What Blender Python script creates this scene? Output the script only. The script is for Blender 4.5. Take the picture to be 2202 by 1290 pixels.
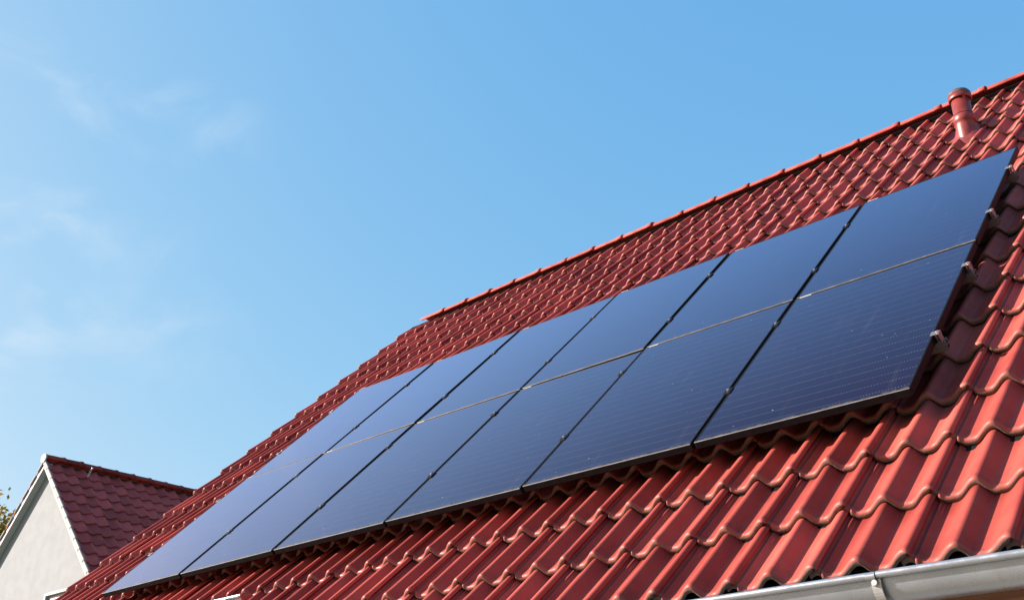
import bpy, math, random
from mathutils import Matrix, Vector
random.seed(7)
for o in list(bpy.data.objects): bpy.data.objects.remove(o)
sc = bpy.context.scene
COL = sc.collection
R = math.radians

# ------------------------------------------------------------------ camera
THETA = R(44.26)                      # roof pitch; X runs along the ridge, Y away from the eave
CT, ST = math.cos(THETA), math.sin(THETA)
RF = Matrix(((1,0,0,0),(0,CT,-ST,0),(0,ST,CT,0),(0,0,0,1)))   # roof frame (u, v, n) -> world
CAM = Vector((7.54131, -3.92616, -1.51554))
CR = ((0.7372224, 0.6756501, -0.0000105), (-0.2910289, 0.3175364, -0.9024815), (-0.6097584, 0.6653326, 0.4307287))
cd = bpy.data.cameras.new('camera'); cam = bpy.data.objects.new('camera', cd); COL.objects.link(cam)
cd.sensor_width = 36; cd.lens = 2398.8*36/2202; cd.sensor_fit = 'HORIZONTAL'; cd.clip_end = 3000; cd.clip_start = .05
cam.matrix_world = Matrix(((CR[0][0],-CR[1][0],-CR[2][0],CAM.x),(CR[0][1],-CR[1][1],-CR[2][1],CAM.y),(CR[0][2],-CR[1][2],-CR[2][2],CAM.z),(0,0,0,1)))
sc.camera = cam
GZ = CAM.z - 1.62                     # ground level

# ------------------------------------------------------------------ sky, sun, exposure
SUN = (RF.to_3x3() @ Vector((-1.16, -.11, 1.0))).normalized()    # towards the sun
w = bpy.data.worlds.new('World'); sc.world = w; w.use_nodes = True
nt = w.node_tree; nt.nodes.clear()
N = nt.nodes.new; Lk = nt.links.new
wo = N('ShaderNodeOutputWorld'); bg = N('ShaderNodeBackground'); sky = N('ShaderNodeTexSky')
sky.sky_type = 'NISHITA'; sky.sun_disc = False
sky.sun_elevation = math.asin(SUN.z); sky.sun_rotation = math.atan2(SUN.x, SUN.y)
sky.altitude = 50; sky.air_density = 1.0; sky.dust_density = 2.0; sky.ozone_density = 3.0
bg.inputs['Strength'].default_value = 0.092
# faint wisps of high cloud: noise gathered round a few directions
tc = N('ShaderNodeTexCoord'); mp = N('ShaderNodeMapping'); mp.inputs['Scale'].default_value = (8, 8, 15)
nz = N('ShaderNodeTexNoise'); nz.inputs['Scale'].default_value = 1.0; nz.inputs['Detail'].default_value = 6; nz.inputs['Roughness'].default_value = .5; nz.inputs['Distortion'].default_value = .6
Lk(tc.outputs['Generated'], mp.inputs['Vector']); Lk(mp.outputs['Vector'], nz.inputs['Vector'])
rmp = N('ShaderNodeMapRange'); rmp.interpolation_type = 'SMOOTHSTEP'
rmp.inputs['From Min'].default_value = .42; rmp.inputs['From Max'].default_value = .72
Lk(nz.outputs['Fac'], rmp.inputs['Value'])
def cam_dir(px, py):
    d = Vector(((px-1101)/2398.8, (py-645)/2398.8, 1)).normalized()
    return Vector([sum(CR[i][k]*d[i] for i in range(3)) for k in range(3)])
acc = None
for px, py, rad, amp in ((95,225,.15,.8), (375,268,.10,1.0), (150,495,.13,.8), (40,645,.15,1.0), (-420,330,.25,1.0), (-250,760,.22,.9), (230,690,.15,.5)):
    d = cam_dir(px, py)
    ds = N('ShaderNodeVectorMath'); ds.operation = 'SUBTRACT'; ds.inputs[1].default_value = d
    Lk(tc.outputs['Generated'], ds.inputs[0])
    sq = N('ShaderNodeVectorMath'); sq.operation = 'MULTIPLY'; sq.inputs[1].default_value = (1, 1, 2.2)
    Lk(ds.outputs[0], sq.inputs[0])
    ln = N('ShaderNodeVectorMath'); ln.operation = 'LENGTH'; Lk(sq.outputs[0], ln.inputs[0])
    mr = N('ShaderNodeMapRange'); mr.interpolation_type = 'SMOOTHSTEP'
    mr.inputs['From Min'].default_value = rad; mr.inputs['From Max'].default_value = 0; mr.inputs['To Max'].default_value = amp
    Lk(ln.outputs['Value'], mr.inputs['Value'])
    if acc is None: acc = mr.outputs[0]
    else:
        ad = N('ShaderNodeMath'); ad.operation = 'MAXIMUM'; Lk(acc, ad.inputs[0]); Lk(mr.outputs[0], ad.inputs[1]); acc = ad.outputs[0]
ml = N('ShaderNodeMath'); ml.operation = 'MULTIPLY'; Lk(acc, ml.inputs[0]); Lk(rmp.outputs[0], ml.inputs[1])
m2 = N('ShaderNodeMath'); m2.operation = 'MULTIPLY'; Lk(ml.outputs[0], m2.inputs[0]); m2.inputs[1].default_value = .62
mx = N('ShaderNodeMix'); mx.data_type = 'RGBA'; mx.inputs['B'].default_value = (3.0, 3.3, 3.6, 1)
# soft shoulder per channel, as a camera renders a clear sky
sp_ = N('ShaderNodeSeparateColor'); cb_ = N('ShaderNodeCombineColor'); Lk(sky.outputs[0], sp_.inputs[0])
for ch_, (gm_, tn_) in enumerate(((.97, .80), (.507, 1.43), (.191, 2.48))):
    pw_ = N('ShaderNodeMath'); pw_.operation = 'POWER'; pw_.inputs[1].default_value = gm_; Lk(sp_.outputs[ch_], pw_.inputs[0])
    tm_ = N('ShaderNodeMath'); tm_.operation = 'MULTIPLY'; tm_.inputs[1].default_value = tn_; Lk(pw_.outputs[0], tm_.inputs[0]); Lk(tm_.outputs[0], cb_.inputs[ch_])
Lk(m2.outputs[0], mx.inputs['Factor']); Lk(cb_.outputs[0], mx.inputs['A']); Lk(mx.outputs['Result'], bg.inputs['Color']); Lk(bg.outputs[0], wo.inputs[0])
sd = bpy.data.lights.new('sun', 'SUN'); sun = bpy.data.objects.new('sun', sd); COL.objects.link(sun)
sd.energy = 5.0; sd.angle = R(.53); sd.color = (1, .93, .84)
sun.rotation_euler = SUN.to_track_quat('Z', 'Y').to_euler(); sun.location = (0, 0, 30)
vs = sc.view_settings; vs.view_transform = 'Standard'; vs.look = 'None'; vs.gamma = 1; vs.exposure = 1.60
sc.render.engine = 'CYCLES'

# ------------------------------------------------------------------ helpers
WM = {}
def link(o, parent=None, M=None):
    COL.objects.link(o); M = M or Matrix(); WM[o.name] = M
    if parent:
        o.parent = parent; o.matrix_parent_inverse = WM[parent.name].inverted()
    o.matrix_basis = M
    return o
def obj(name, mesh, mat, parent=None, M=None, smooth=False):
    if isinstance(mesh, MB): mesh = mesh.mesh(name)
    if mat is not None and not mesh.materials:
        for m in (mat if isinstance(mat, (list, tuple)) else [mat]): mesh.materials.append(m)
    if smooth: mesh.polygons.foreach_set('use_smooth', [True]*len(mesh.polygons))
    return link(bpy.data.objects.new(name, mesh), parent, M)
def thing(name, loc, label, cat, group=None):
    o = link(bpy.data.objects.new(name, None), None, Matrix.Translation(loc))
    o['label'] = label; o['category'] = cat
    if group: o['group'] = group
    o.empty_display_size = .3
    return o
class MB:
    def __init__(s): s.v = []; s.f = []; s.mi = []; s.sm = []
    def add(s, vs, fs, mi=0, sm=False, M=None):
        b = len(s.v)
        s.v += [tuple(M @ Vector(p)) for p in vs] if M else [tuple(p) for p in vs]
        for k, f in enumerate(fs):
            s.f.append([b+i for i in f]); s.mi.append(mi if isinstance(mi, int) else mi[k]); s.sm.append(sm)
        return s
    def box(s, a, b, bev=0, mi=0, M=None):
        (x0,y0,z0), (x1,y1,z1) = a, b
        if bev <= 0:
            s.add([(x0,y0,z0),(x1,y0,z0),(x1,y1,z0),(x0,y1,z0),(x0,y0,z1),(x1,y0,z1),(x1,y1,z1),(x0,y1,z1)],
                  [(0,3,2,1),(4,5,6,7),(0,1,5,4),(1,2,6,5),(2,3,7,6),(3,0,4,7)], mi, False, M)
        else:   # box with chamfered edges: 24 vertices
            V = []; idx = {}
            xs, ys, zs = (x0,x1), (y0,y1), (z0,z1); sg = (1,-1)
            for i in (0,1):
                for j in (0,1):
                    for k in (0,1):
                        for ax in range(3):
                            p = [xs[i]+sg[i]*bev, ys[j]+sg[j]*bev, zs[k]+sg[k]*bev]
                            p[ax] = (xs[i], ys[j], zs[k])[ax]
                            idx[i,j,k,ax] = len(V); V.append(p)
            F = []
            for ax in range(3):
                b1, b2 = [q for q in range(3) if q != ax]
                for e in (0,1):
                    def key(p, q):
                        t = [0,0,0]; t[ax] = e; t[b1] = p; t[b2] = q; return idx[t[0],t[1],t[2],ax]
                    F.append([key(0,0), key(1,0), key(1,1), key(0,1)])
            for ax in range(3):           # edges along axis ax
                b1, b2 = [q for q in range(3) if q != ax]
                for p in (0,1):
                    for q in (0,1):
                        t0 = [0,0,0]; t0[b1] = p; t0[b2] = q; t1 = list(t0); t1[ax] = 1
                        F.append([idx[(*t0, b1)], idx[(*t0, b2)], idx[(*t1, b2)], idx[(*t1, b1)]])
            for i in (0,1):
                for j in (0,1):
                    for k in (0,1): F.append([idx[i,j,k,0], idx[i,j,k,1], idx[i,j,k,2]])
            c = Vector(((x0+x1)/2, (y0+y1)/2, (z0+z1)/2))
            G = []
            for f in F:
                p = [Vector(V[i]) for i in f]; nrm = (p[1]-p[0]).cross(p[2]-p[0])
                m = sum(p, Vector())/len(p) - c
                G.append(f if nrm.dot(m) > 0 else f[::-1])
            s.add(V, G, mi, False, M)
        return s
    def sweep(s, prof, path_fn, nseg, closed=False, caps=True, mi=0, sm=True):
        """prof: list of 2-D points; path_fn(t, p) -> 3-D point, t in 0..1"""
        n = len(prof); V = [path_fn(i/nseg, p) for i in range(nseg+1) for p in prof]; F = []
        m = n if closed else n-1
        for i in range(nseg):
            for j in range(m):
                a = i*n+j; b = i*n+(j+1) % n
                F.append((a, b, b+n, a+n))
        s.add(V, F, mi, sm)
        if caps and closed:
            b = len(s.v)-len(V)
            s.f.append([b+j for j in range(n)][::-1]); s.mi.append(mi); s.sm.append(False)
            s.f.append([b+nseg*n+j for j in range(n)]); s.mi.append(mi); s.sm.append(False)
        return s
    def tube(s, a, b, r0, r1=None, seg=16, mi=0, cap=True):
        a, b = Vector(a), Vector(b); r1 = r0 if r1 is None else r1
        d = (b-a).normalized(); x = d.orthogonal().normalized(); y = d.cross(x)
        V = []
        for c, r in ((a, r0), (b, r1)):
            for i in range(seg):
                t = 2*math.pi*i/seg; V.append(c + x*(r*math.cos(t)) + y*(r*math.sin(t)))
        s.add(V, [(i, (i+1) % seg, seg+(i+1) % seg, seg+i) for i in range(seg)], mi, True)
        if cap: s.add(V, [list(range(seg))[::-1], list(range(seg, 2*seg))], mi, False)
        return s
    def lathe(s, pts, seg=28, mi=0, M=None):
        V = [(r*math.cos(2*math.pi*i/seg), r*math.sin(2*math.pi*i/seg), z) for r, z in pts for i in range(seg)]
        F = []
        for k in range(len(pts)-1):
            for i in range(seg):
                F.append((k*seg+i, k*seg+(i+1) % seg, (k+1)*seg+(i+1) % seg, (k+1)*seg+i))
        return s.add(V, F, mi, True, M)
    def mesh(s, name):
        m = bpy.data.meshes.new(name); m.from_pydata(s.v, [], s.f)
        m.polygons.foreach_set('material_index', s.mi); m.polygons.foreach_set('use_smooth', s.sm)
        m.validate(); m.update(); return m

# ------------------------------------------------------------------ materials
def mat(name, base=(.5,.5,.5), rough=.5, metal=0, spec=.5):
    m = bpy.data.materials.new(name); m.use_nodes = True
    b = m.node_tree.nodes['Principled BSDF']
    b.inputs['Base Color'].default_value = (*base, 1); b.inputs['Roughness'].default_value = rough
    b.inputs['Metallic'].default_value = metal; b.inputs['Specular IOR Level'].default_value = spec
    return m, m.node_tree, b
def nd(t, kind, **kw):
    n = t.nodes.new('ShaderNode'+kind)
    for k, v in kw.items():
        if k.startswith('_'): setattr(n, k[1:], v)
        else: n.inputs[k.replace('__', ' ')].default_value = v
    return n
def noise(t, vec, scale, detail=4, rough=.55):
    n = nd(t, 'TexNoise', Scale=scale, Detail=detail, Roughness=rough); t.links.new(vec, n.inputs['Vector']); return n.outputs['Fac']
def ramp(t, fac, lo, hi, a=0., b=1.):
    n = nd(t, 'MapRange'); n.interpolation_type = 'SMOOTHSTEP'
    n.inputs['From Min'].default_value = lo; n.inputs['From Max'].default_value = hi
    n.inputs['To Min'].default_value = a; n.inputs['To Max'].default_value = b
    t.links.new(fac, n.inputs['Value']); return n.outputs[0]
def mixc(t, fac, a, b, blend='MIX'):
    n = nd(t, 'Mix'); n.data_type = 'RGBA'; n.blend_type = blend
    for s, v in (('Factor', fac), ('A', a), ('B', b)):
        if isinstance(v, bpy.types.NodeSocket): t.links.new(v, n.inputs[s])
        else: n.inputs[s].default_value = v if not isinstance(v, tuple) or len(v) == 4 else (*v, 1)
    return n.outputs['Result']
def math_(t, op, a, b=0.):
    n = nd(t, 'Math'); n.operation = op
    for i, v in enumerate((a, b)):
        if isinstance(v, bpy.types.NodeSocket): t.links.new(v, n.inputs[i])
        else: n.inputs[i].default_value = v
    return n.outputs[0]
def bump(t, b, h, strength=.3, dist=.002):
    n = nd(t, 'Bump', Strength=strength, Distance=dist); t.links.new(h, n.inputs['Height']); t.links.new(n.outputs[0], b.inputs['Normal'])

def tile_mat(name, red, dark):
    m, t, b = mat(name, red, .5, 0, .07)
    g = t.nodes.new('ShaderNodeNewGeometry').outputs['Position']
    rnd = t.nodes.new('ShaderNodeObjectInfo').outputs['Random']
    n1 = noise(t, g, 5, 5); n2 = noise(t, g, 60, 4, .6); n3 = noise(t, g, 240, 2)
    c = mixc(t, ramp(t, n1, .35, .7), red, dark)
    c = mixc(t, ramp(t, rnd, 0, 1, 0, .30), c, (red[0]*1.15, red[1]*1.3, red[2]*1.25))
    c = mixc(t, ramp(t, n2, .58, .78, 0, .22), c, (.21, .085, .065))        # dust and worn engobe
    c = mixc(t, ramp(t, noise(t, g, 130, 3, .7), .70, .76, 0, .5), c, (.32, .27, .21))   # lichen specks
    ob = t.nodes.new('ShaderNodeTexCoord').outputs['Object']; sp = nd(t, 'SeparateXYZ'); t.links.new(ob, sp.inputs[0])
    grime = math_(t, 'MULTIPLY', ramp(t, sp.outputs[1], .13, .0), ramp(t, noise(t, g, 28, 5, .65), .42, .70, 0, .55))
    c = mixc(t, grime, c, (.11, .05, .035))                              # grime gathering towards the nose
    st = nd(t, 'Mapping'); st.inputs['Scale'].default_value = (60, 5, 1); t.links.new(ob, st.inputs['Vector'])
    off = nd(t, 'VectorMath'); off.operation = 'ADD'; t.links.new(st.outputs[0], off.inputs[0]); t.links.new(rnd, off.inputs[1])
    c = mixc(t, ramp(t, noise(t, off.outputs[0], 1.0, 4, .6), .56, .78, 0, .30), c, (.27, .095, .072))   # pale water runs
    hv = nd(t, 'HueSaturation'); t.links.new(c, hv.inputs['Color']); t.links.new(ramp(t, rnd, 0, 1, .80, 1.13), hv.inputs['Value'])
    c = hv.outputs[0]
    t.links.new(c, b.inputs['Base Color'])
    t.links.new(ramp(t, n2, .3, .75, .46, .62), b.inputs['Roughness'])
    bump(t, b, n3, .12, .0015)
    return m
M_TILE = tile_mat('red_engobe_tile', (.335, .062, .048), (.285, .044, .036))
M_NTILE = tile_mat('neighbour_dark_red_tile', (.37, .062, .056), (.31, .048, .046))
def edge_mat():
    m, t, b = mat('raw_weathered_tile_edge', (.4,.3,.25), .85)
    g = t.nodes.new('ShaderNodeNewGeometry').outputs['Position']
    c = mixc(t, ramp(t, noise(t, g, 45, 5, .65), .35, .65), (.145, .083, .066), (.105, .074, .055))
    c = mixc(t, ramp(t, noise(t, g, 160, 3, .7), .56, .68, 0, .75), c, (.08, .065, .045))
    c = mixc(t, ramp(t, noise(t, g, 90, 3, .7), .60, .70, 0, .7), c, (.31, .26, .20))
    t.links.new(c, b.inputs['Base Color']); bump(t, b, noise(t, g, 200, 3), .5, .003)
    return m
M_EDGE = edge_mat()
def rim_mat():      # the nose rim where the coating is rubbed pale
    m, t, b = mat('worn_pale_tile_rim', (.45,.2,.17), .45, 0, .16)
    g = t.nodes.new('ShaderNodeNewGeometry').outputs['Position']
    c = mixc(t, ramp(t, noise(t, g, 38, 5, .65), .35, .66), (.29, .058, .046), (.21, .072, .056))
    t.links.new(c, b.inputs['Base Color'])
    return m
M_RIM = rim_mat()
def plain(name, base, rough, metal=0, spec=.5, ns=0, var=.25, bmp=0):
    m, t, b = mat(name, base, rough, metal, spec)
    if ns:
        g = t.nodes.new('ShaderNodeNewGeometry').outputs['Position']
        f = noise(t, g, ns, 5)
        t.links.new(mixc(t, ramp(t, f, .3, .7), tuple(c*(1-var) for c in base), tuple(min(1, c*(1+var*.5)) for c in base)), b.inputs['Base Color'])
        if bmp: bump(t, b, noise(t, g, ns*8, 3), bmp, .003)
    return m
M_BLACK = plain('black_roofing_felt', (.010,.010,.011), .95, 0, .05)
M_FRAME = plain('black_anodised_frame', (.007,.007,.009), .55, 0, .08, 30, .3)
M_ALU = plain('bare_aluminium', (.15,.15,.15), .5, .5, .5, 40, .2)
M_STEEL = plain('stainless_bolt', (.6,.6,.61), .3, 1)
def gutter_mat():
    m, t, b = mat('grey_coated_gutter_metal', (.27,.285,.305), .34, .65, .5)
    g = t.nodes.new('ShaderNodeNewGeometry').outputs['Position']
    mp_ = nd(t, 'Mapping'); mp_.inputs['Scale'].default_value = (28, 3, 3); t.links.new(g, mp_.inputs['Vector'])
    c = mixc(t, ramp(t, noise(t, g, 7, 5), .3, .7), (.25,.28,.32), (.285,.315,.355))
    c = mixc(t, ramp(t, noise(t, mp_.outputs[0], 1, 5, .65), .55, .85, 0, .4), c, (.19,.17,.15))
    c = mixc(t, ramp(t, noise(t, g, 120, 3, .7), .68, .76, 0, .25), c, (.2,.19,.17))
    t.links.new(c, b.inputs['Base Color']); t.links.new(ramp(t, noise(t, g, 25, 4), .3, .7, .24, .38), b.inputs['Roughness'])
    return m
M_ZINC = gutter_mat()
M_ZINCB = plain('galvanised_bracket_steel', (.32,.32,.32), .38, .3, .5, 20, .12)
M_PIPE = plain('red_brown_plastic_pipe', (.16,.026,.022), .40, 0, .4, 18, .25)
M_CAP = plain('dark_weathered_cap', (.09,.05,.048), .5, 0, .5, 30, .4)
M_WHITE = plain('white_printed_label', (.40,.40,.40), .5)
M_RED_CAP = plain('red_gutter_end_cap', (.33,.06,.055), .4)
M_STUCCO = plain('cream_white_render', (.228,.242,.250), .92, 0, .2, 3.5, .07, .35)
M_VERGE = plain('cream_verge_render', (.31,.285,.265), .8, 0, .3, 14, .10, .3)
M_BOARD = plain('white_painted_board', (.36,.37,.39), .55, 0, .4, 6, .1)
def wood():
    m, t, b = mat('brown_stained_timber', (.15,.06,.028), .6)
    tcn = t.nodes.new('ShaderNodeTexCoord').outputs['Object']
    mpn = nd(t, 'Mapping'); mpn.inputs['Scale'].default_value = (1.5, 40, 40); t.links.new(tcn, mpn.inputs['Vector'])
    f = noise(t, mpn.outputs[0], 1.2, 5)
    t.links.new(mixc(t, ramp(t, f, .3, .7), (.10,.036,.016), (.20,.085,.04)), b.inputs['Base Color']); bump(t, b, f, .3, .002)
    return m
M_WOOD = wood()
def glass_pv():
    m, t, b = mat('solar_cells_under_glass', (.012,.02,.055), .30, 0, .05)
    tx = t.nodes.new('ShaderNodeTexCoord').outputs['Object']; se = nd(t, 'SeparateXYZ'); t.links.new(tx, se.inputs[0])
    x, y = se.outputs[0], se.outputs[1]
    def saw(s, period, width):          # 1 on a thin line of the given width every period
        a = math_(t, 'FRACT', math_(t, 'DIVIDE', s, period)); a = math_(t, 'ABSOLUTE', math_(t, 'SUBTRACT', a, .5))
        return math_(t, 'LESS_THAN', a, width/period/2)
    wires = saw(x, .0131, .0022)
    rows = saw(y, .0772, .0085)
    cellx = saw(x, .158, .003); celly = saw(y, .0772, .002)
    n1 = noise(t, tx, 1.7, 3); n2 = noise(t, tx, 8, 4)
    rnd = t.nodes.new('ShaderNodeObjectInfo').outputs['Random']
    cell = mixc(t, ramp(t, n1, .3, .7), (.0052,.0036,.0165), (.0073,.0052,.021))
    cell = mixc(t, ramp(t, rnd, 0, 1, 0, .5), cell, (.0075,.0055,.017))
    c = mixc(t, math_(t, 'MULTIPLY', wires, .06), cell, (.075,.08,.11))
    dots = math_(t, 'MULTIPLY', wires, rows)
    vary = ramp(t, noise(t, tx, 9, 3), .25, .7, .35, 1)
    c = mixc(t, math_(t, 'MULTIPLY', rows, .06), c, (.09,.095,.125))
    c = mixc(t, math_(t, 'MULTIPLY', math_(t, 'MULTIPLY', dots, vary), .30), c, (.22,.225,.265))
    c = mixc(t, math_(t, 'MULTIPLY', math_(t, 'MAXIMUM', cellx, celly), .5), c, (.006,.008,.016))
    # dust: faint film, streaks, specks, silt above the lower frame
    st = nd(t, 'Mapping'); st.inputs['Scale'].default_value = (14, 1.1, 1); t.links.new(tx, st.inputs['Vector'])
    streak = ramp(t, noise(t, st.outputs[0], 1.5, 4, .6), .55, .8, 0, .06)
    c = mixc(t, streak, c, (.16,.16,.16))
    silt = ramp(t, y, .028, .012, 0, .28); silt = math_(t, 'MULTIPLY', silt, ramp(t, noise(t, tx, 26, 5, .65), .40, .62))
    c = mixc(t, silt, c, (.20,.19,.17))
    speck = ramp(t, noise(t, tx, 48, 2, .6), .745, .775, 0, .6)
    c = mixc(t, speck, c, (.45,.44,.42))
    t.links.new(c, b.inputs['Base Color'])
    ro = math_(t, 'ADD', ramp(t, n2, .3, .8, .09, .17), math_(t, 'MULTIPLY', silt, .5)); t.links.new(ro, b.inputs['Roughness'])
    hb = noise(t, tx, 2.2, 2)
    bump(t, b, hb, .05, .01)
    # textured cover glass with an anti-reflective coat: little reflection face on, strong at a slant
    gl_ = nd(t, 'BsdfGlossy'); gl_.inputs['Color'].default_value = (.97, .79, .95, 1); t.links.new(ro, gl_.inputs['Roughness'])
    t.links.new(b.inputs['Normal'].links[0].from_socket, gl_.inputs['Normal'])
    fr = nd(t, 'Fresnel', IOR=1.4); fc = nd(t, 'Math'); fc.operation = 'MULTIPLY_ADD'; fc.use_clamp = True
    t.links.new(fr.outputs[0], fc.inputs[0]); fc.inputs[1].default_value = 2.9; fc.inputs[2].default_value = -.375
    ms = nd(t, 'MixShader'); t.links.new(fc.outputs[0], ms.inputs[0]); t.links.new(b.outputs[0], ms.inputs[1]); t.links.new(gl_.outputs[0], ms.inputs[2])
    t.links.new(ms.outputs[0], t.nodes['Material Output'].inputs['Surface'])
    return m
M_PV = glass_pv()

# ------------------------------------------------------------------ ground
def ground_mat():
    m, t, b = mat('pale_gravel_and_paving', (.3,.27,.22), .9)
    g = t.nodes.new('ShaderNodeNewGeometry').outputs['Position']
    c = mixc(t, ramp(t, noise(t, g, 1.2, 6), .3, .7), (.27,.225,.165), (.38,.33,.25))
    far = nd(t, 'VectorMath'); far.operation = 'LENGTH'; t.links.new(g, far.inputs[0])
    gr = mixc(t, ramp(t, noise(t, g, .8, 6), .3, .7), (.05,.075,.02), (.10,.12,.035))
    c = mixc(t, ramp(t, far.outputs['Value'], 9, 13), c, gr)
    t.links.new(c, b.inputs['Base Color']); bump(t, b, noise(t, g, 30, 5), .6, .02); return m
g = MB(); S = 900; g.add([(-S,-S,GZ),(S,-S,GZ),(S,S,GZ),(-S,S,GZ)], [(0,1,2,3)])
go = obj('ground', g, ground_mat()); go['kind'] = 'structure'

# ------------------------------------------------------------------ roof tiles
HP = .1575                    # crest to crest; a tile carries two crests
TW = 2*HP
PV = .37127                   # row gauge
U0 = 4.07703 - 35*HP          # joint crest at the left verge
V0 = -.96445                  # nose line of the lowest row
NT = -.10                     # crest level at the noses, below the panels' top face
STEP = .029
def tile_mesh(name, width, crests, h, L, seg, verge=False, jit=0, low=False, inter=True):
    rnd = random.Random(jit*31+5); per = width/crests
    e = width + (.014 if inter else .024)
    xs = []
    x0 = -.026 if not verge else -.030
    k = 0
    xs = [x0 + (e-x0)*i/seg for i in range(seg+1)]
    for extra in (.012, .017, .021, .026, .031):
        if not verge and not low: xs.append(extra)
    xs = sorted(xs)
    def P(x):                                   # steep right flank, flat pan, long left flank
        t_ = (x/per) % 1
        if t_ < .29: c = .5+.5*math.cos(math.pi*(t_/.29)**1.0)
        elif t_ < .46: c = 0
        else: c = .5-.5*math.cos(math.pi*(t_-.46)/.54)
        return -h*(1-c)
    def drop(x):
        if verge or not inter: return 0
        t_ = min(1, max(0, (.028-x)/.009)); return .020*t_*t_*(3-2*t_)
    def setback(x): return 0 if verge or not inter else (.016 if x < .022 else 0)
    wob = [(rnd.uniform(-1, 1), rnd.uniform(3, 9), rnd.uniform(0, 6)) for _ in range(4)]
    def wv(x): return sum(a*math.sin(x/width*f_*3+p_) for a, f_, p_ in wob)
    r = .010
    if low: path = [(L, 0, 0), (.008, 0, 0), (0, -.006, 1), (.003, -.022, 2), (L, -.014, 3)]
    else: path = [(L, 0, 0), (.25, 0, 0), (.12, 0, 0), (.05, 0, 0), (.030, .0010, 0), (.016, .0016, 0), (.0085, .0002, 1), (.0032, -.0045, 1), (.0006, -.0100, 1), (.0000, -.0170, 2), (.0022, -.0245, 2), (.0052, -.0285, 2), (.05, -.020, 3), (L, -.014, 3)]
    V = []; n = len(path)
    for x in xs:
        thin = 1.0 if inter is False else 1 - .62*min(1, max(0, (x-width+.004)/.008))      # the lip that laps the next tile
        for y, dz, _ in path:
            yy = y
            if y < .2: yy = y + setback(x) + (.0008*wv(x) if not low else 0)
            if dz < -.001: dz = dz*thin + (.0009*wv(x+.03) if dz < -.012 and not low else 0)
            V.append((x, yy, P(x) - drop(x) - STEP*yy/PV + dz))
    F = []; MI = []
    for i in range(len(xs)-1):
        for j in range(n-1):
            a = i*n+j; F.append((a, a+1, a+1+n, a+n))
            z = path[j+1][2]; MI.append(0 if z == 0 else 1 if z == 1 else 2 if z == 2 else 3)
    b = MB(); b.add(V, F, MI, True)
    q = (len(xs)-1)*n
    b.f += [list(range(n))[::-1], [q+j for j in range(n)]]; b.mi += [0, 0]; b.sm += [False, False]
    for i in range(len(xs)-1):          # back end
        b.f.append([i*n, (i+1)*n, (i+1)*n+n-1, i*n+n-1]); b.mi.append(3); b.sm.append(False)
    if verge:                           # downturned verge flap
        z0 = P(x0)
        b.box((x0-.012, .010, -.085), (x0+.004, .30, z0-.026), .003)
    m = b.mesh(name)
    for f in m.polygons:                # keep the sharp turn between the rim and the raw front
        pass
    return m
def set_mats(m, t):
    for q in (t, M_RIM, M_EDGE, M_EDGE): m.materials.append(q)
    return m
TM = [set_mats(tile_mesh('roof_tile', TW, 2, .047, .425, 44, jit=k), M_TILE) for k in range(5)]
TMV = [set_mats(tile_mesh('verge_tile', TW, 2, .047, .425, 44, True, k+9), M_TILE) for k in range(2)]
TMS = set_mats(tile_mesh('roof_tile_top', TW, 2, .047, .338, 44, jit=21), M_TILE)
TMSV = set_mats(tile_mesh('verge_tile_top', TW, 2, .047, .338, 44, True, 23), M_TILE)
TLOW = tile_mesh('roof_tile_low', TW, 2, .047, .425, 16, low=True)
PW, PH, PGAP, PGV = .99853, 1.54952, .020, .016
def visible(u, v, n=-.11):
    p = RF @ Vector((u, v, n)); d = p - CAM
    c = [sum(CR[i][k]*d[k] for k in range(3)) for i in range(3)]
    if c[2] < .2: return 0
    x = 2398.8*c[0]/c[2]+1101; y = 2398.8*c[1]/c[2]+645
    if not (-25 < x < 2227 and -25 < y < 1315): return 0
    cu = RF.inverted() @ CAM; k = (0-n)/(cu.z-n)
    pu, pv = u+(cu.x-u)*k, v+(cu.y-v)*k
    if -.0 < pu < 6*PW-.01 and 0 < pv < 2*PH: return 0
    return 1

HOUSE_X1 = 12.0
EAVE_STEP_C = 11
house = thing('house', (3.5, 2.0, GZ), 'red-tiled house in front carrying the rows of dark solar panels', 'house')
# roof deck under the tiles, both slopes
YR, ZR = 4.165, 3.915               # apex of the crest planes
def rf(u, v, n): return tuple(RF @ Vector((u, v, n)))
UL, UR = U0-.02, HOUSE_X1
VT = 5.70
deck = MB()
def slab(poly, n0, n1):
    k = len(poly)
    V = [rf(u, v, n0) for u, v in poly] + [rf(u, v, n1) for u, v in poly]
    deck.add(V, [list(range(k)), list(range(k, 2*k))[::-1]] + [(i, k+i, k+(i+1) % k, (i+1) % k) for i in range(k)])
us = U0 + TW*EAVE_STEP_C
slab([(UL+.03, V0+2*PV+.06), (us+.03, V0+2*PV+.06), (us+.03, V0+.06), (UR, V0+.06), (UR, VT), (UL+.03, VT)][::1], -.175, -.205)
bs = YR + (YR - (-.55))
def mir(p): return (p[0], 2*YR-p[1], p[2])
V = [mir(rf(u, v, n)) for n in (-.175, -.205) for u, v in ((UL+.03, V0+.06), (UR, V0+.06), (UR, VT), (UL+.03, VT))]
deck.add(V, [(3,2,1,0), (4,5,6,7), (0,1,5,4), (1,2,6,5), (2,3,7,6), (3,0,4,7)])
roof = obj('roof', deck, M_BLACK, house)
ncol = int((HOUSE_X1 - U0)/TW)
cand = []; rest = []
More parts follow.
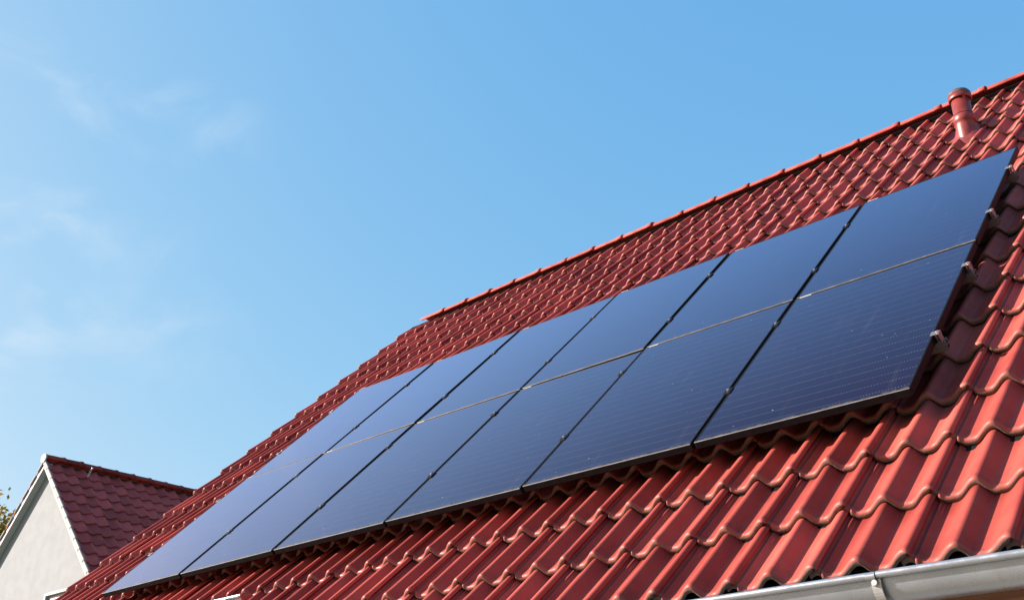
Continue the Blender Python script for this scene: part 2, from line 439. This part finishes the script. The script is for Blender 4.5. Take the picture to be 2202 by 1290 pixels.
for r_ in range(18):
    for c_ in range(ncol):
        if r_ < 2 and c_ < EAVE_STEP_C: continue
        u = U0 + c_*TW; v = V0 + r_*PV
        vis = sum(visible(u+a, v+b, n_) for a in (.0, .08, .16, .24, .32) for b in (.0, .1, .2, .3, .36) for n_ in (-.10, -.14))
        d = (RF @ Vector((u+.15, v+.2, -.1)) - CAM).length
        (cand if vis else rest).append((vis/(d*d), r_, c_))
cand.sort(reverse=True)
rest += cand[300:]; cand = cand[:300]
rt = random.Random(3)
PIPE_UV = (5.385, 4.50)
for _, r_, c_ in sorted(cand, key=lambda q: (q[1], q[2])):
    ve = c_ == 0 or (r_ < 2 and c_ == EAVE_STEP_C)
    me = (TMSV if ve else TMS) if r_ == 17 else (rt.choice(TMV) if ve else rt.choice(TM))
    M = RF @ Matrix.Translation((U0+c_*TW+rt.uniform(-.0015, .0015), V0+r_*PV+rt.gauss(0, .0035), NT+rt.uniform(-.001, .0022))) \
        @ Matrix.Rotation(R(rt.gauss(0, .30)), 4, 'Z') @ Matrix.Rotation(R(rt.gauss(0, .16)), 4, 'X') @ Matrix.Rotation(R(rt.gauss(0, .25)), 4, 'Y')
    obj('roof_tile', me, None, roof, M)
far = MB()
lowv = [tuple(v.co) for v in TLOW.vertices]; lowf = [tuple(p.vertices) for p in TLOW.polygons]; lowi = [p.material_index for p in TLOW.polygons]
for _, r_, c_ in rest:
    far.add(lowv, lowf, lowi, True, RF @ Matrix.Translation((U0+c_*TW, V0+r_*PV, NT)) @ Matrix.Diagonal((1, .79 if r_ == 17 else 1, 1, 1)))
for r_ in range(0, 18, 1):             # back slope
    for c_ in range(ncol):
        Mb = Matrix.Translation((U0+(ncol-1-c_)*TW+TW, 0, 0)) @ Matrix(((-1,0,0,0),(0,-1,0,2*YR),(0,0,1,0),(0,0,0,1))) @ RF @ Matrix.Translation((0, V0+r_*PV, NT)) @ Matrix.Diagonal((1, .76 if r_ == 17 else 1, 1, 1))
        far.add(lowv, lowf, lowi, True, Mb)
fo = obj('roof_tile_field', far, [M_TILE, M_RIM, M_EDGE, M_EDGE], roof); fo['kind'] = 'stuff'

# ridge tiles: half-round caps, each with a thicker collar at its right end lapping the next
def ridge_mesh(name, L, rw, hh, t=.014):
    b = MB(); K = 14
    def sect(sc_, inn):
        P_ = []
        for i in range(K+1):
            a = math.pi*i/K; ca, sa = math.cos(a), math.sin(a)
            P_.append(((rw*sc_-inn)*ca, (hh*sc_-inn)*(max(0, sa)**.85)))
        return P_
    st = [(0, .95), (L*.5, .965), (L*.875, .985), (L*.895, 1.09), (L+.004, 1.11), (L+.012, 1.07)]
    V = []; n = 2*(K+1)
    for x, s_ in st:
        o_ = sect(s_, 0); i_ = sect(s_, t)
        V += [(x, p[0], p[1]) for p in o_] + [(x, p[0], p[1]) for p in i_[::-1]]
    F = []
    for k in range(len(st)-1):
        for j in range(n): F.append((k*n+j, (k+1)*n+j, (k+1)*n+(j+1) % n, k*n+(j+1) % n))
    F.append(list(range(n))); F.append([(len(st)-1)*n+j for j in range(n)][::-1])
    b.add(V, F, 0, True)
    m = b.mesh(name); m.polygons[-1].use_smooth = False; m.polygons[-2].use_smooth = False
    return m
RP = .3667
RMs = [ridge_mesh('ridge_tile', RP, .088, .062)]
RMs[0].materials.append(M_TILE)
RX0 = -1.245
nr = int((HOUSE_X1-RX0)/RP)
for k in range(nr):
    M = Matrix.Translation((RX0+k*RP, YR, 3.868+rt.gauss(0, .002) - .010*math.sin(math.pi*min(1, max(0, (RX0+k*RP+1.4)/9)))*0)) @ Matrix.Rotation(R(rt.gauss(0, .35)), 4, 'Y') @ Matrix.Rotation(R(rt.gauss(0, .3)), 4, 'Z')
    obj('ridge_tile', RMs[0], None, roof, M)
rb = MB(); rb.box((RX0+.03, YR-.04, 3.70), (HOUSE_X1-.1, YR+.04, 3.855))
obj('ridge_roll', rb, M_BLACK, roof)

# walls, soffit, fascia
wl = MB()
def wallbox(x0, x1, y0, y1, z1): wl.box((x0, y0, GZ), (x1, y1, z1))
yb = 2*YR+.25
gx0, gx1 = UL+.22, HOUSE_X1-.25
P5 = [(-.12, GZ), (yb-.13, GZ), (yb-.13, -.46), (YR, 3.55), (-.12, -.62)]
V = [(gx0, y, z) for y, z in P5] + [(gx1, y, z) for y, z in P5]
wl.add(V, [(0,1,2,3,4)[::-1], (5,6,7,8,9), (0,5,9,4)[::-1], (1,2,7,6), (0,1,6,5), (2,3,8,7), (3,4,9,8)])
obj('wall', wl, M_STUCCO, house)
def eave(x0, x1, dy, dz, nm):
    s = MB(); s.box((x0, -.535+dy, -1.00+dz), (x1, -.510+dy, -.80+dz), .003)
    fb = obj('fascia_board', s, M_WOOD, house)
    nb = 4; w_ = .088
    for k in range(nb):
        s = MB(); s.box((x0, -.506+dy+k*(w_+.006), -.955+dz), (x1, -.506+dy+k*(w_+.006)+w_, -.937+dz), .003)
        obj('soffit_board', s, M_WOOD, house)
eave(us+.05, HOUSE_X1-.1, 0, 0, 'low')
eave(UL+.05, us-.02, .5317, .518, 'high')

def gutter(x0, x1, yc, zc, r, seam, brk, endcap):
    g_ = MB(); prof = []
    K = 22
    for i in range(K+1):                       # half round, back edge higher
        a = math.pi + math.pi*i/K
        prof.append((yc + r*math.cos(a), zc + r*math.sin(a)))
    prof.append((yc+r, zc+.02))
    prof = prof[::-1]
    # rolled bead at the front
    bc = (yc-r-.011, zc-.002); br = .0115; bead = []
    for i in range(15):
        a = R(-8) + R(330)*i/14
        bead.append((bc[0] + br*math.cos(a), bc[1] + br*math.sin(a)))
    outer = prof + bead
    def run(xa, xb, grow=0):
        P_ = [(p[0]+(grow*(1 if p[0] > yc else -1)), p[1]-grow) for p in outer]
        g_.sweep(P_, lambda t_, p: (xa+(xb-xa)*t_, p[0], p[1]), 1, False, False)
    if seam:
        run(x0, seam, 0); run(seam+.003, x1, -.0012); run(seam-.03, seam+.001, .0016)
    else: run(x0, x1)
    # inner skin so that the metal has thickness
    inn = [(yc+(p[0]-yc)*.975, zc+(p[1]-zc)*.975) for p in prof]
    g_.sweep(inn[::-1], lambda t_, p: (x0+(x1-x0)*t_, p[0], p[1]), 1, False, False)
    go_ = obj('gutter', g_, M_ZINC, house)
    for xb in brk:
        s = MB(); bw, bt = .030, .006
        arc = []
        for i in range(25):
            a = R(172) + R(190)*i/24
            arc.append((yc+(r+.003)*math.cos(a), zc-.022+(r+.0)*math.sin(a)*.86, a))
        V = []; 
        for y, z, a in arc:
            ny, nz_ = math.cos(a), math.sin(a)
            for dx, dn in ((-bw/2, 0), (bw/2, 0), (bw/2, bt), (-bw/2, bt)): V.append((xb+dx, y+ny*dn, z+nz_*dn))
        F = []
        for i in range(len(arc)-1):
            for j in range(4): F.append((i*4+j, i*4+(j+1) % 4, i*4+4+(j+1) % 4, i*4+4+j))
        F += [(0,1,2,3), tuple(len(V)-4+j for j in (3,2,1,0))]
        s.add(V, F); 
        s.box((xb-bw/2, yc+r-.004, zc-.05), (xb+bw/2, yc+r+.004, zc+.03), .001)
        s.box((xb-bw/2, yc+r-.004, zc+.02), (xb+bw/2, yc+r+.05, zc+.026), .001)
        s.tube((xb-.002, yc-r-.010, zc-.024), (xb-.002, yc-r-.018, zc-.024), .011, .009, 14)
        s.box((xb-.012, yc-r-.004, zc-.022), (xb+.012, yc-r+.006, zc-.006), .002)
        obj('gutter_bracket', s, M_ZINCB, go_)
    if endcap:
        s = MB(); pts = [(yc+(r+.002)*math.cos(math.pi+math.pi*i/18), zc+(r+.002)*math.sin(math.pi+math.pi*i/18)) for i in range(19)]
        pts = [(yc+r+.002, zc+.02)] + pts[::-1] + [(bc[0]-br, bc[1]+br)] ; k = len(pts)
        V = [(x1+.001, *p) for p in pts] + [(x1+.014, *p) for p in pts]
        s.add(V, [list(range(k)), list(range(k, 2*k))[::-1]] + [(i, k+i, k+(i+1) % k, (i+1) % k) for i in range(k)])
        s.tube((x1-.0, bc[0], bc[1]), (x1+.02, bc[0], bc[1]), br*1.15, br*1.0, 16)
        c = obj('end_cap', s, M_RED_CAP, go_); c['label'] = 'red end cap of the gutter'
    return go_
gutter(us-.0, HOUSE_X1-.1, -.595, -.813, .080, 6.058, (6.055, 5.28, 4.50, 3.72, 2.94, 2.2, 6.83, 7.6, 8.4, 9.2, 10.0), False)
gutter(UL, 1.915, -.595+.5317+.02, -.813+.518+.025, .080, 1.80, (1.79, 1.01, .23, -.55, -1.3), True)

# vent pipe: vertical, on a moulded base tile
pb = RF @ Vector((PIPE_UV[0], PIPE_UV[1], -.155))
vp = MB()
pr = .067
vp.lathe([(pr+.004, -.06), (pr+.004, .10), (pr+.005, .130), (pr+.010, .134), (pr+.010, .185), (pr+.006, .190), (pr, .192), (pr, .385), (pr-.008, .385), (pr-.008, .15)], 32, 0, Matrix.Translation(pb))
vpo = obj('vent_pipe', vp, M_PIPE, house); vpo['label'] = 'red-brown vent pipe standing near the ridge'
s = MB(); s.lathe([(pr+.0035, .1925), (pr+.0035, .1975), (pr+.0005, .1985)], 32, 0, Matrix.Translation(pb)); obj('seal_ring', s, M_BLACK, vpo)
cp = MB()
cp.lathe([(pr+.004, .330), (pr+.012, .328), (pr+.016, .336), (pr+.016, .366), (pr+.010, .3665)], 32, 0, Matrix.Translation(pb))
co = obj('cap', cp, M_PIPE, vpo)
ct = MB(); ct.lathe([(pr+.0165, .368), (pr+.0125, .388), (pr+.002, .404), (pr*.6, .420), (pr*.3, .428), (.0005, .430)], 32, 0, Matrix.Translation(pb)); obj('cap_lid', ct, M_CAP, vpo)
bs_ = MB()
Mbase = RF @ Matrix.Translation((PIPE_UV[0], PIPE_UV[1]+.012, -.152))
V = []; sg = 32
for rr, z in ((.130, -.004), (.116, .014), (.096, .030), (.081, .050), (.074, .075)):
    for i in range(sg):
        a = 2*math.pi*i/sg; V.append((rr*math.cos(a)*(1 if z > .03 else .98), rr*math.sin(a)*1.12 + z*.85, z))
bs_.add(V, [(k*sg+i, k*sg+(i+1) % sg, (k+1)*sg+(i+1) % sg, (k+1)*sg+i) for k in range(4) for i in range(sg)], 0, True, Mbase)
obj('pipe_base', bs_, M_PIPE, vpo)

# ------------------------------------------------------------------ solar panels
FW, FH = .011, .036
w_, h_ = PW-PGAP, PH-PGV
def frame_mesh():
    b = MB(); bv = .0022
    b.box((0, 0, -FH), (w_, FW, 0), .0032); b.box((0, h_-FW, -FH), (w_, h_, 0), bv)
    b.box((0, FW+.0004, -FH), (FW, h_-FW-.0004, 0), bv); b.box((w_-FW, FW+.0004, -FH), (w_, h_-FW-.0004, 0), bv)
    m = b.mesh('frame')
    for p in m.polygons[:26]:           # edge glint painted as pale colour on the lower lip, with some silt
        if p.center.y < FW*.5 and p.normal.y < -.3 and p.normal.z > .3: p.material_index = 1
    return m
def glass_mesh():
    b = MB(); b.box((FW-.002, FW-.002, -.008), (w_-FW+.002, h_-FW+.002, -.0014)); return b.mesh('glass')
def back_mesh():
    b = MB(); b.box((FW-.002, FW-.002, -.014), (w_-FW+.002, h_-FW+.002, -.0095)); b.box((w_/2-.06, h_-.16, -.032), (w_/2+.06, h_-.06, -.0145), .003); return b.mesh('backsheet')
def lab_mesh():
    b = MB(); b.box((.030, h_-.0098, .0002), (.098, h_-.0012, .0009)); return b.mesh('label_strip')
fm, gm, bm_, lm = frame_mesh(), glass_mesh(), back_mesh(), lab_mesh()
fm.materials.append(M_FRAME); fm.materials.append(plain('glint_and_silt_on_frame_lip', (.105,.10,.095), .7, 0, .3, 18, .4))
for m_, q in ((gm, M_PV), (bm_, M_BLACK), (lm, M_WHITE)): m_.materials.append(q)
ORD = ['first', 'second', 'third', 'fourth', 'fifth', 'sixth']
def plabel(i, j):
    rw_ = 'upper' if j else 'lower'
    if i == 0: return 'dark solar panel at the far left end of the %s row, reflecting pale sky' % rw_
    if i == 5: return 'dark solar panel at the near right end of the %s row, beside the bare tiles' % rw_
    return 'dark framed solar panel in the %s row, %s from the left end' % (rw_, ORD[i])
pj = random.Random(5)
for j in range(2):
    for i in range(6):
        org = RF @ Vector((i*PW+PGAP/2, j*PH+PGV/2, 0))
        p = thing('solar_panel', org, plabel(i, j), 'solar panel', 'solar panels on the roof')
        M = Matrix.Translation(org) @ RF @ Matrix.Translation((pj.uniform(-.0012, .0012), pj.uniform(-.0012, .0012), pj.uniform(-.0008, .0008))) @ Matrix.Rotation(R(pj.gauss(0, .10)), 4, 'X') @ Matrix.Rotation(R(pj.gauss(0, .14)), 4, 'Y')
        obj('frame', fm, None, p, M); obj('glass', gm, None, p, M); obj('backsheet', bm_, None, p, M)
        o = obj('label_strip', lm, None, p, M)
# mounting rails with clamps
RV = [.485, 1.222, 1.950, 2.672]
RL = ['lowest aluminium mounting rail, under the lower panel row near the eave', 'second aluminium mounting rail from the eave, under the upper half of the lower panels',
      'third aluminium mounting rail from the eave, under the lower half of the upper panels', 'topmost aluminium mounting rail, under the upper panels near the ridge']
rail = MB()
X0, X1 = -.030, 6*PW+.024
rail.box((X0, -.020, -.080), (X1, -.0165, -.038)); rail.box((X0, .0165, -.080), (X1, .020, -.038))
rail.box((X0, -.0165, -.0795), (X1, .0165, -.076)); rail.box((X0, -.0165, -.0600), (X1, .0165, -.057))
rail.box((X0, -.0165, -.0415), (X1, -.006, -.0382)); rail.box((X0, .006, -.0415), (X1, .0165, -.0382))
rm_ = rail.mesh('rail_profile'); rm_.materials.append(M_ALU)
def clamp_mesh(endc):
    b = MB()
    if endc:
        b.box((-.012, -.018, .001), (.012, .018, .0042), .0008)            # jaw over the frame
        b.box((.009, -.018, -.038), (.0125, .018, .001), .0006)
        b.box((.009, -.018, -.038), (.026, .018, -.0345), .0006)
        b.box((.0225, -.018, -.0345), (.026, .018, .000), .0006)
        b.box((.009, -.018, -.0005), (.026, .018, .003), .0006)
    else:
        b.box((-.019, -.028, .0012), (.019, .028, .0045), .0009)
        b.box((-.0085, -.034, -.03), (.0085, .034, .001))
    return b.mesh('clamp')
def bolt_mesh():
    b = MB(); b.tube((0, 0, 0), (0, 0, .007), .0068, .0064, 12); b.tube((0, 0, .0071), (0, 0, .0072), .0035, .0035, 6); return b.mesh('bolt')
cm, ce, bo = clamp_mesh(False), clamp_mesh(True), bolt_mesh()
cm.materials.append(M_FRAME); ce.materials.append(M_ALU); bo.materials.append(M_STEEL)
hk = MB(); hk.box((-.015, -.005, -.076), (.015, .0, -.045), 0); hk.box((-.015, -.005, -.112), (.015, .03, -.106), 0); hk.box((-.015, -.0215, -.112), (.015, -.0255, -.05), 0)
hm = hk.mesh('roof_hook'); hm.materials.append(M_STEEL)
for q, v in enumerate(RV):
    org = RF @ Vector((0, v, -.06))
    r_ = thing('mounting_rail', org, RL[q], 'mounting rail', 'rails under the solar panels')
    B = RF @ Matrix.Translation((0, v, 0))
    obj('rail_profile', rm_, None, r_, B)
    for i in range(7):
        dv = pj.uniform(-.006, .006)
        if 0 < i < 6:
            c = obj('middle_clamp', cm, None, r_, B @ Matrix.Translation((i*PW, dv, 0))); z = .0048
        else:
            sgn = 1 if i else -1
            Mc = B @ Matrix.Translation((i*PW - sgn*PGAP/2, dv, 0)) @ (Matrix.Rotation(math.pi, 4, 'Z') if i == 0 else Matrix())
            c = obj('end_clamp', ce, None, r_, Mc); z = .003
        off = 0 if 0 < i < 6 else (.0175 if i else -.0175) - (PGAP/2 if i else -PGAP/2)
        obj('bolt', bo, None, c, B @ Matrix.Translation((i*PW+off, dv, z)))
    for k in range(5):
        obj('roof_hook', hm, None, r_, B @ Matrix.Translation((.62+k*1.22, 0, 0)))

# ------------------------------------------------------------------ neighbouring gable house
NX, NY, NZ = -16.356, 6.724, 6.06        # ridge line at the front verge (crest level)
NP = R(45.3); CN, SN = math.cos(NP), math.sin(NP)
nh = thing('gable_house', (NX, NY+5, GZ), 'cream-rendered gable house with dark red tiled roof behind on the left', 'house')
NL = 9.5; NS = 5.2                        # length along the ridge, slope length
NW, NPV = .292, .371
# frames: right slope u=+Y, v up-slope, n outwards
FR = Matrix(((0,-CN,SN,NX),(1,0,0,NY),(0,SN,CN,NZ),(0,0,0,1)))
FL = Matrix(((0,CN,-SN,NX),(-1,0,0,NY+NL),(0,SN,CN,NZ),(0,0,0,1)))
ov = .16
V = []
P5 = [(-NS*CN+.45, GZ), (NS*CN-.45, GZ), (NS*CN-.45, NZ-.16-NS*SN+.45), (0, NZ-.19), (-NS*CN+.45, NZ-.16-NS*SN+.45)]
# gable wall with a window opening
wx0, wx1, wz0, wz1 = -15.43-NX, -14.15-NX, 1.55, 2.90
b = MB()
y0, y1 = NY+ov, NY+NL-ov
def gw(y, flip):
    pts = [(P5[0][0], GZ), (wx0, GZ), (wx1, GZ), (P5[1][0], GZ), (P5[1][0], P5[2][1]), (wx1, NZ-.19-wx1*1.0105), (wx0, NZ-.19-wx0*1.0105), (0, NZ-.19), (P5[4][0], P5[4][1]),
           (wx0, wz0), (wx1, wz0), (wx1, wz1), (wx0, wz1)]
    V_ = [(NX+x, y, z) for x, z in pts]
    F_ = [(0,1,9,12,6,7,8), (1,2,10,9), (2,3,4,5,11,10), (12,11,5,6)]
    b.add(V_, [f if not flip else f[::-1] for f in F_] )
gw(y0, False)
b.add([(NX+x, y1, z) for x, z in P5], [(4,3,2,1,0)])
b.add([(NX+P5[0][0], y0, GZ), (NX+P5[0][0], y1, GZ), (NX+P5[0][0], y1, P5[4][1]), (NX+P5[0][0], y0, P5[4][1])], [(0,3,2,1)])
b.add([(NX+P5[1][0], y0, GZ), (NX+P5[1][0], y1, GZ), (NX+P5[1][0], y1, P5[2][1]), (NX+P5[1][0], y0, P5[2][1])], [(0,1,2,3)])
# reveals
rv = .14
b.add([(NX+x, y, z) for y in (y0, y0+rv) for x, z in ((wx0,wz0),(wx1,wz0),(wx1,wz1),(wx0,wz1))], [(0,1,5,4),(1,2,6,5),(2,3,7,6),(3,0,4,7)])
obj('wall', b, M_STUCCO, nh)
wn = MB(); t_ = .06
yf = y0-.03
for a_, c_ in (((wx0-.075, wz0-.03), (wx0-.002, wz1+.06)), ((wx1+.002, wz0-.03), (wx1+.075, wz1+.06)), ((wx0-.0015, wz1+.002), (wx1+.0015, wz1+.06)), ((wx0-.0015, wz0-.06), (wx1+.0015, wz0-.002))):
    wn.box((NX+a_[0], yf, a_[1]), (NX+c_[0], y0+.05, c_[1]), .004)
wno = obj('window', wn, plain('grey_window_surround', (.26,.265,.28), .6, 0, .4, 8, .15), nh)
pf = MB()
for x0_, x1_ in ((wx0, wx0+.06), (wx1-.06, wx1), ((wx0+wx1)/2-.035, (wx0+wx1)/2+.035)): pf.box((NX+x0_+.001, y0+.06, wz0+.001), (NX+x1_-.001, y0+.12, wz1-.301), .004)
obj('frame', pf, M_BOARD, wno)
pg = MB(); pg.box((NX+wx0+.06, y0+.085, wz0+.002), (NX+wx1-.06, y0+.095, wz1-.3))
gl = plain('window_glass', (.03,.04,.05), .06, 0, .8); obj('pane', pg, gl, wno)
nsl = 7
for k in range(nsl):                      # half-lowered roller shutter
    z1_ = wz1-.004-k*.044
    pg = MB(); pg.box((NX+wx0+.004, y0+.035, z1_-.040), (NX+wx1-.004, y0+.05, z1_), .006); obj('shutter_slat', pg, M_BOARD, wno)
# deck
b = MB()
for Fm in (FR, FL):
    V = [(u, v, n_) for n_ in (-.11, -.14) for u, v in ((.03, -NS), (NL-.03, -NS), (NL-.03, -.04), (.03, -.04))]
    b.add(V, [(0,1,2,3), (7,6,5,4), (0,4,5,1), (1,5,6,2), (2,6,7,3), (3,7,4,0)], 0, False, Fm)
nroof = obj('roof', b, plain('dark_roof_boarding', (.03,.014,.012), .9), nh)
NT_M = [tile_mesh('roof_tile', NW, 1, .052, .425, 20, jit=40+k, inter=False) for k in range(3)]
for m_ in NT_M:
    for q in (M_NTILE, M_NTILE, M_NTILE, M_EDGE): m_.materials.append(q)
NLOW = tile_mesh('roof_tile', NW, 1, .052, .425, 8, low=True, inter=False)
nlv = [tuple(v.co) for v in NLOW.vertices]; nlf = [tuple(p.vertices) for p in NLOW.polygons]; nli = [p.material_index for p in NLOW.polygons]
nfar = MB(); nrow = 14; nc = int(NL/NW)
for r_ in range(nrow):
    v = -.10-(r_+1)*NPV
    for c_ in range(nc):
        if r_ < 12 and c_ < 15:
            M = FR @ Matrix.Translation((.035+c_*NW, v+rt.gauss(0, .003), rt.gauss(0, .001))) @ Matrix.Rotation(R(rt.gauss(0, .25)), 4, 'Z')
            obj('roof_tile', rt.choice(NT_M), None, nroof, M)
        else: nfar.add(nlv, nlf, nli, True, FR @ Matrix.Translation((.035+c_*NW, v, 0)))
        nfar.add(nlv, nlf, nli, True, FL @ Matrix.Translation((NL-.035-(c_+1)*NW, v, 0)))
no_ = obj('roof_tile_field', nfar, [M_NTILE, M_NTILE, M_NTILE, M_EDGE], nroof); no_['kind'] = 'stuff'
NRM = ridge_mesh('ridge_tile', .4335, .13, .12); NRM.materials.append(tile_mat('neighbour_shaded_ridge_tile', (.20, .036, .034), (.16, .028, .028)))  # darker copy of the roof tile colour: the ridge's shade is painted in
k = 0; yy = NY-.01
while yy < NY+NL-.2:
    M = Matrix.Translation((NX, yy, NZ-.055)) @ Matrix(((0,-1,0,0),(1,0,0,0),(0,0,1,0),(0,0,0,1))) @ Matrix.Rotation(R(rt.gauss(0, .4)), 4, 'Y')
    obj('ridge_tile', NRM, None, nroof, M); yy += .4335
# ridge end disc, verge pieces, bargeboards
b = MB(); pts = [(.125*math.cos(math.pi*i/14), .115*math.sin(math.pi*i/14)**.8 if 0 < i < 14 else 0) for i in range(15)] + [(-.06, -.10), (.06, -.10)]
kk = len(pts); V = [(NX+x, y, NZ-.05+z) for y in (NY-.045, NY-.012) for x, z in pts]
b.add(V, [list(range(kk)), list(range(kk, 2*kk))[::-1]] + [(i, kk+i, kk+(i+1) % kk, (i+1) % kk) for i in range(kk)])
obj('ridge_end', b, M_VERGE, nroof)
vm = MB(); vm.box((-.030, .0, -.105), (.012, NPV-.006, -.012), .006); vmm = vm.mesh('verge_piece'); vmm.materials.append(M_VERGE)
sm_ = MB(); sm_.tube((-.031, .03, -.07), (-.038, .03, -.07), .012, .010, 8); smm = sm_.mesh('screw'); smm.materials.append(plain('rusty_screw', (.30,.14,.05), .6, .3))
for r_ in range(nrow-1):
    v = -.10-(r_+1)*NPV+.06
    M = FR @ Matrix.Translation((.0, v, 0)) @ Matrix.Rotation(R(-2.2), 4, 'X')
    p_ = obj('verge_piece', vmm, None, nroof, M); obj('screw', smm, None, p_, M) if False else obj('screw', smm, None, nroof, M)
    ML = FL @ Matrix.Translation((NL, v, 0)) @ Matrix(((-1,0,0,0),(0,1,0,0),(0,0,1,0),(0,0,0,1))) @ Matrix.Rotation(R(-2.2), 4, 'X')
    v2 = MB(); v2.box((-.030, .05, -.075), (.012, NPV-.06, -.042), .005)
    o = obj('verge_piece', v2, M_VERGE, nroof, FL @ Matrix.Translation((NL+.018, v, 0)) @ Matrix.Rotation(R(-2.2), 4, 'X'))
b = MB(); b.box((NL-.035, -NS, -.185), (NL-.006, -.06, -.105), .004, 0, FL); obj('bargeboard', b, M_BOARD, nh)
b = MB(); b.box((NL-ov-.005, -NS, -.165), (NL-.036, -.06, -.145), 0, 0, FL); obj('soffit', b, M_BOARD, nh)
b = MB(); b.box((.006, -NS, -.165), (ov+.005, -.06, -.145), 0, 0, FR); obj('soffit', b, M_BOARD, nh)
# small galvanised step hook on the slope
b = MB(); hx = FR.inverted() @ Vector((-16.10, 7.63, 5.72)); Mh = FR @ Matrix.Translation((hx.x, hx.y, -.045))
b.box((-.02, -.02, 0), (.02, .12, .006), .001, 0, Mh)
for k in range(6):
    a0, a1 = k/6, (k+1)/6
    p0 = (0, -.03+.02*math.sin(a0*2.6), .01+.27*a0); p1 = (0, -.03+.02*math.sin(a1*2.6), .01+.27*a1)
    b.box((-.018, min(p0[1], p1[1])-.004, p0[2]), (.018, max(p0[1], p1[1])+.004, p1[2]+.001), 0, 0, Mh)
ho = obj('step_hook', b, plain('pale_galvanised_hook', (.7,.75,.8), .3, .6), nh); ho['label'] = 'pale metal hook standing up from the dark tiles'

# ------------------------------------------------------------------ tree beyond the neighbouring house
tb = CAM + Vector((-1.0003, .41827, 0))*46 + Vector((-0.72, -2.42, 0)); tb.z = GZ
tr = thing('tree', tb, 'autumn tree with yellow-green leaves behind the cream gable at left edge', 'tree')
CZ = CAM.z + .2596*46 - GZ - 4.15        # crown centre height over the ground
b = MB(); tt = random.Random(11); tips = []
def limb(p, d, L, r, lev):
    q = p; n_ = 4
    for k in range(n_):
        d2 = (d + Vector((tt.gauss(0,.12), tt.gauss(0,.12), tt.gauss(.05,.08)))).normalized()
        e = q + d2*(L/n_); b.tube(tuple(tb+q), tuple(tb+e), r*(1-.16*k), r*(1-.16*(k+1)), 8 if lev < 2 else 5, 0, False)
        if lev < 3 and k >= 1:
            for _ in range(2 if lev else 3):
                a = tt.uniform(0, 6.28); sd_ = Vector((math.cos(a), math.sin(a), tt.uniform(.1, .7))).normalized()
                limb(e, (d2*.5+sd_).normalized(), L*.52, r*.5, lev+1)
        if lev >= 2: tips.append(e)
        q = e; d = d2
b.tube(tuple(tb), tuple(tb+Vector((0,0,CZ*.45))), .34, .24, 12, 0, False)
limb(Vector((0,0,CZ*.45)), Vector((0,0,1)), CZ*.62, .23, 0)
obj('trunk', b, plain('grey_brown_bark', (.12,.085,.06), .9, 0, .3, 6, .4, .6), tr)
lf = MB()
for p in tips:
    for _ in range(16):
        c = tb + p + Vector((tt.gauss(0,.42), tt.gauss(0,.42), tt.gauss(0,.36)))
        a = Vector((tt.gauss(0,1), tt.gauss(0,1), tt.gauss(0,.6))).normalized(); bb = a.orthogonal().normalized()
        s_ = tt.uniform(.08, .15)
        lf.add([c-a*s_, c+bb*s_*.55, c+a*s_, c-bb*s_*.55], [(0,1,2,3)])
def leaf_mat():
    m, t, bs = mat('autumn_leaves', (.2,.16,.03), .6, 0, .3)
    g = t.nodes.new('ShaderNodeNewGeometry'); 
    c = mixc(t, ramp(t, noise(t, g.outputs['Position'], 1.4, 4), .35, .65), (.13,.155,.025), (.32,.225,.04))
    c = mixc(t, ramp(t, g.outputs['Random Per Island'], 0, 1, 0, .6), c, (.42,.23,.05))
    t.links.new(c, bs.inputs['Base Color'])
    tl_ = nd(t, 'BsdfTranslucent'); t.links.new(c, tl_.inputs['Color'])
    mxs = nd(t, 'MixShader'); mxs.inputs[0].default_value = .35
    t.links.new(bs.outputs[0], mxs.inputs[1]); t.links.new(tl_.outputs[0], mxs.inputs[2])
    t.links.new(mxs.outputs[0], t.nodes['Material Output'].inputs['Surface']); return m
obj('crown', lf, leaf_mat(), tr)
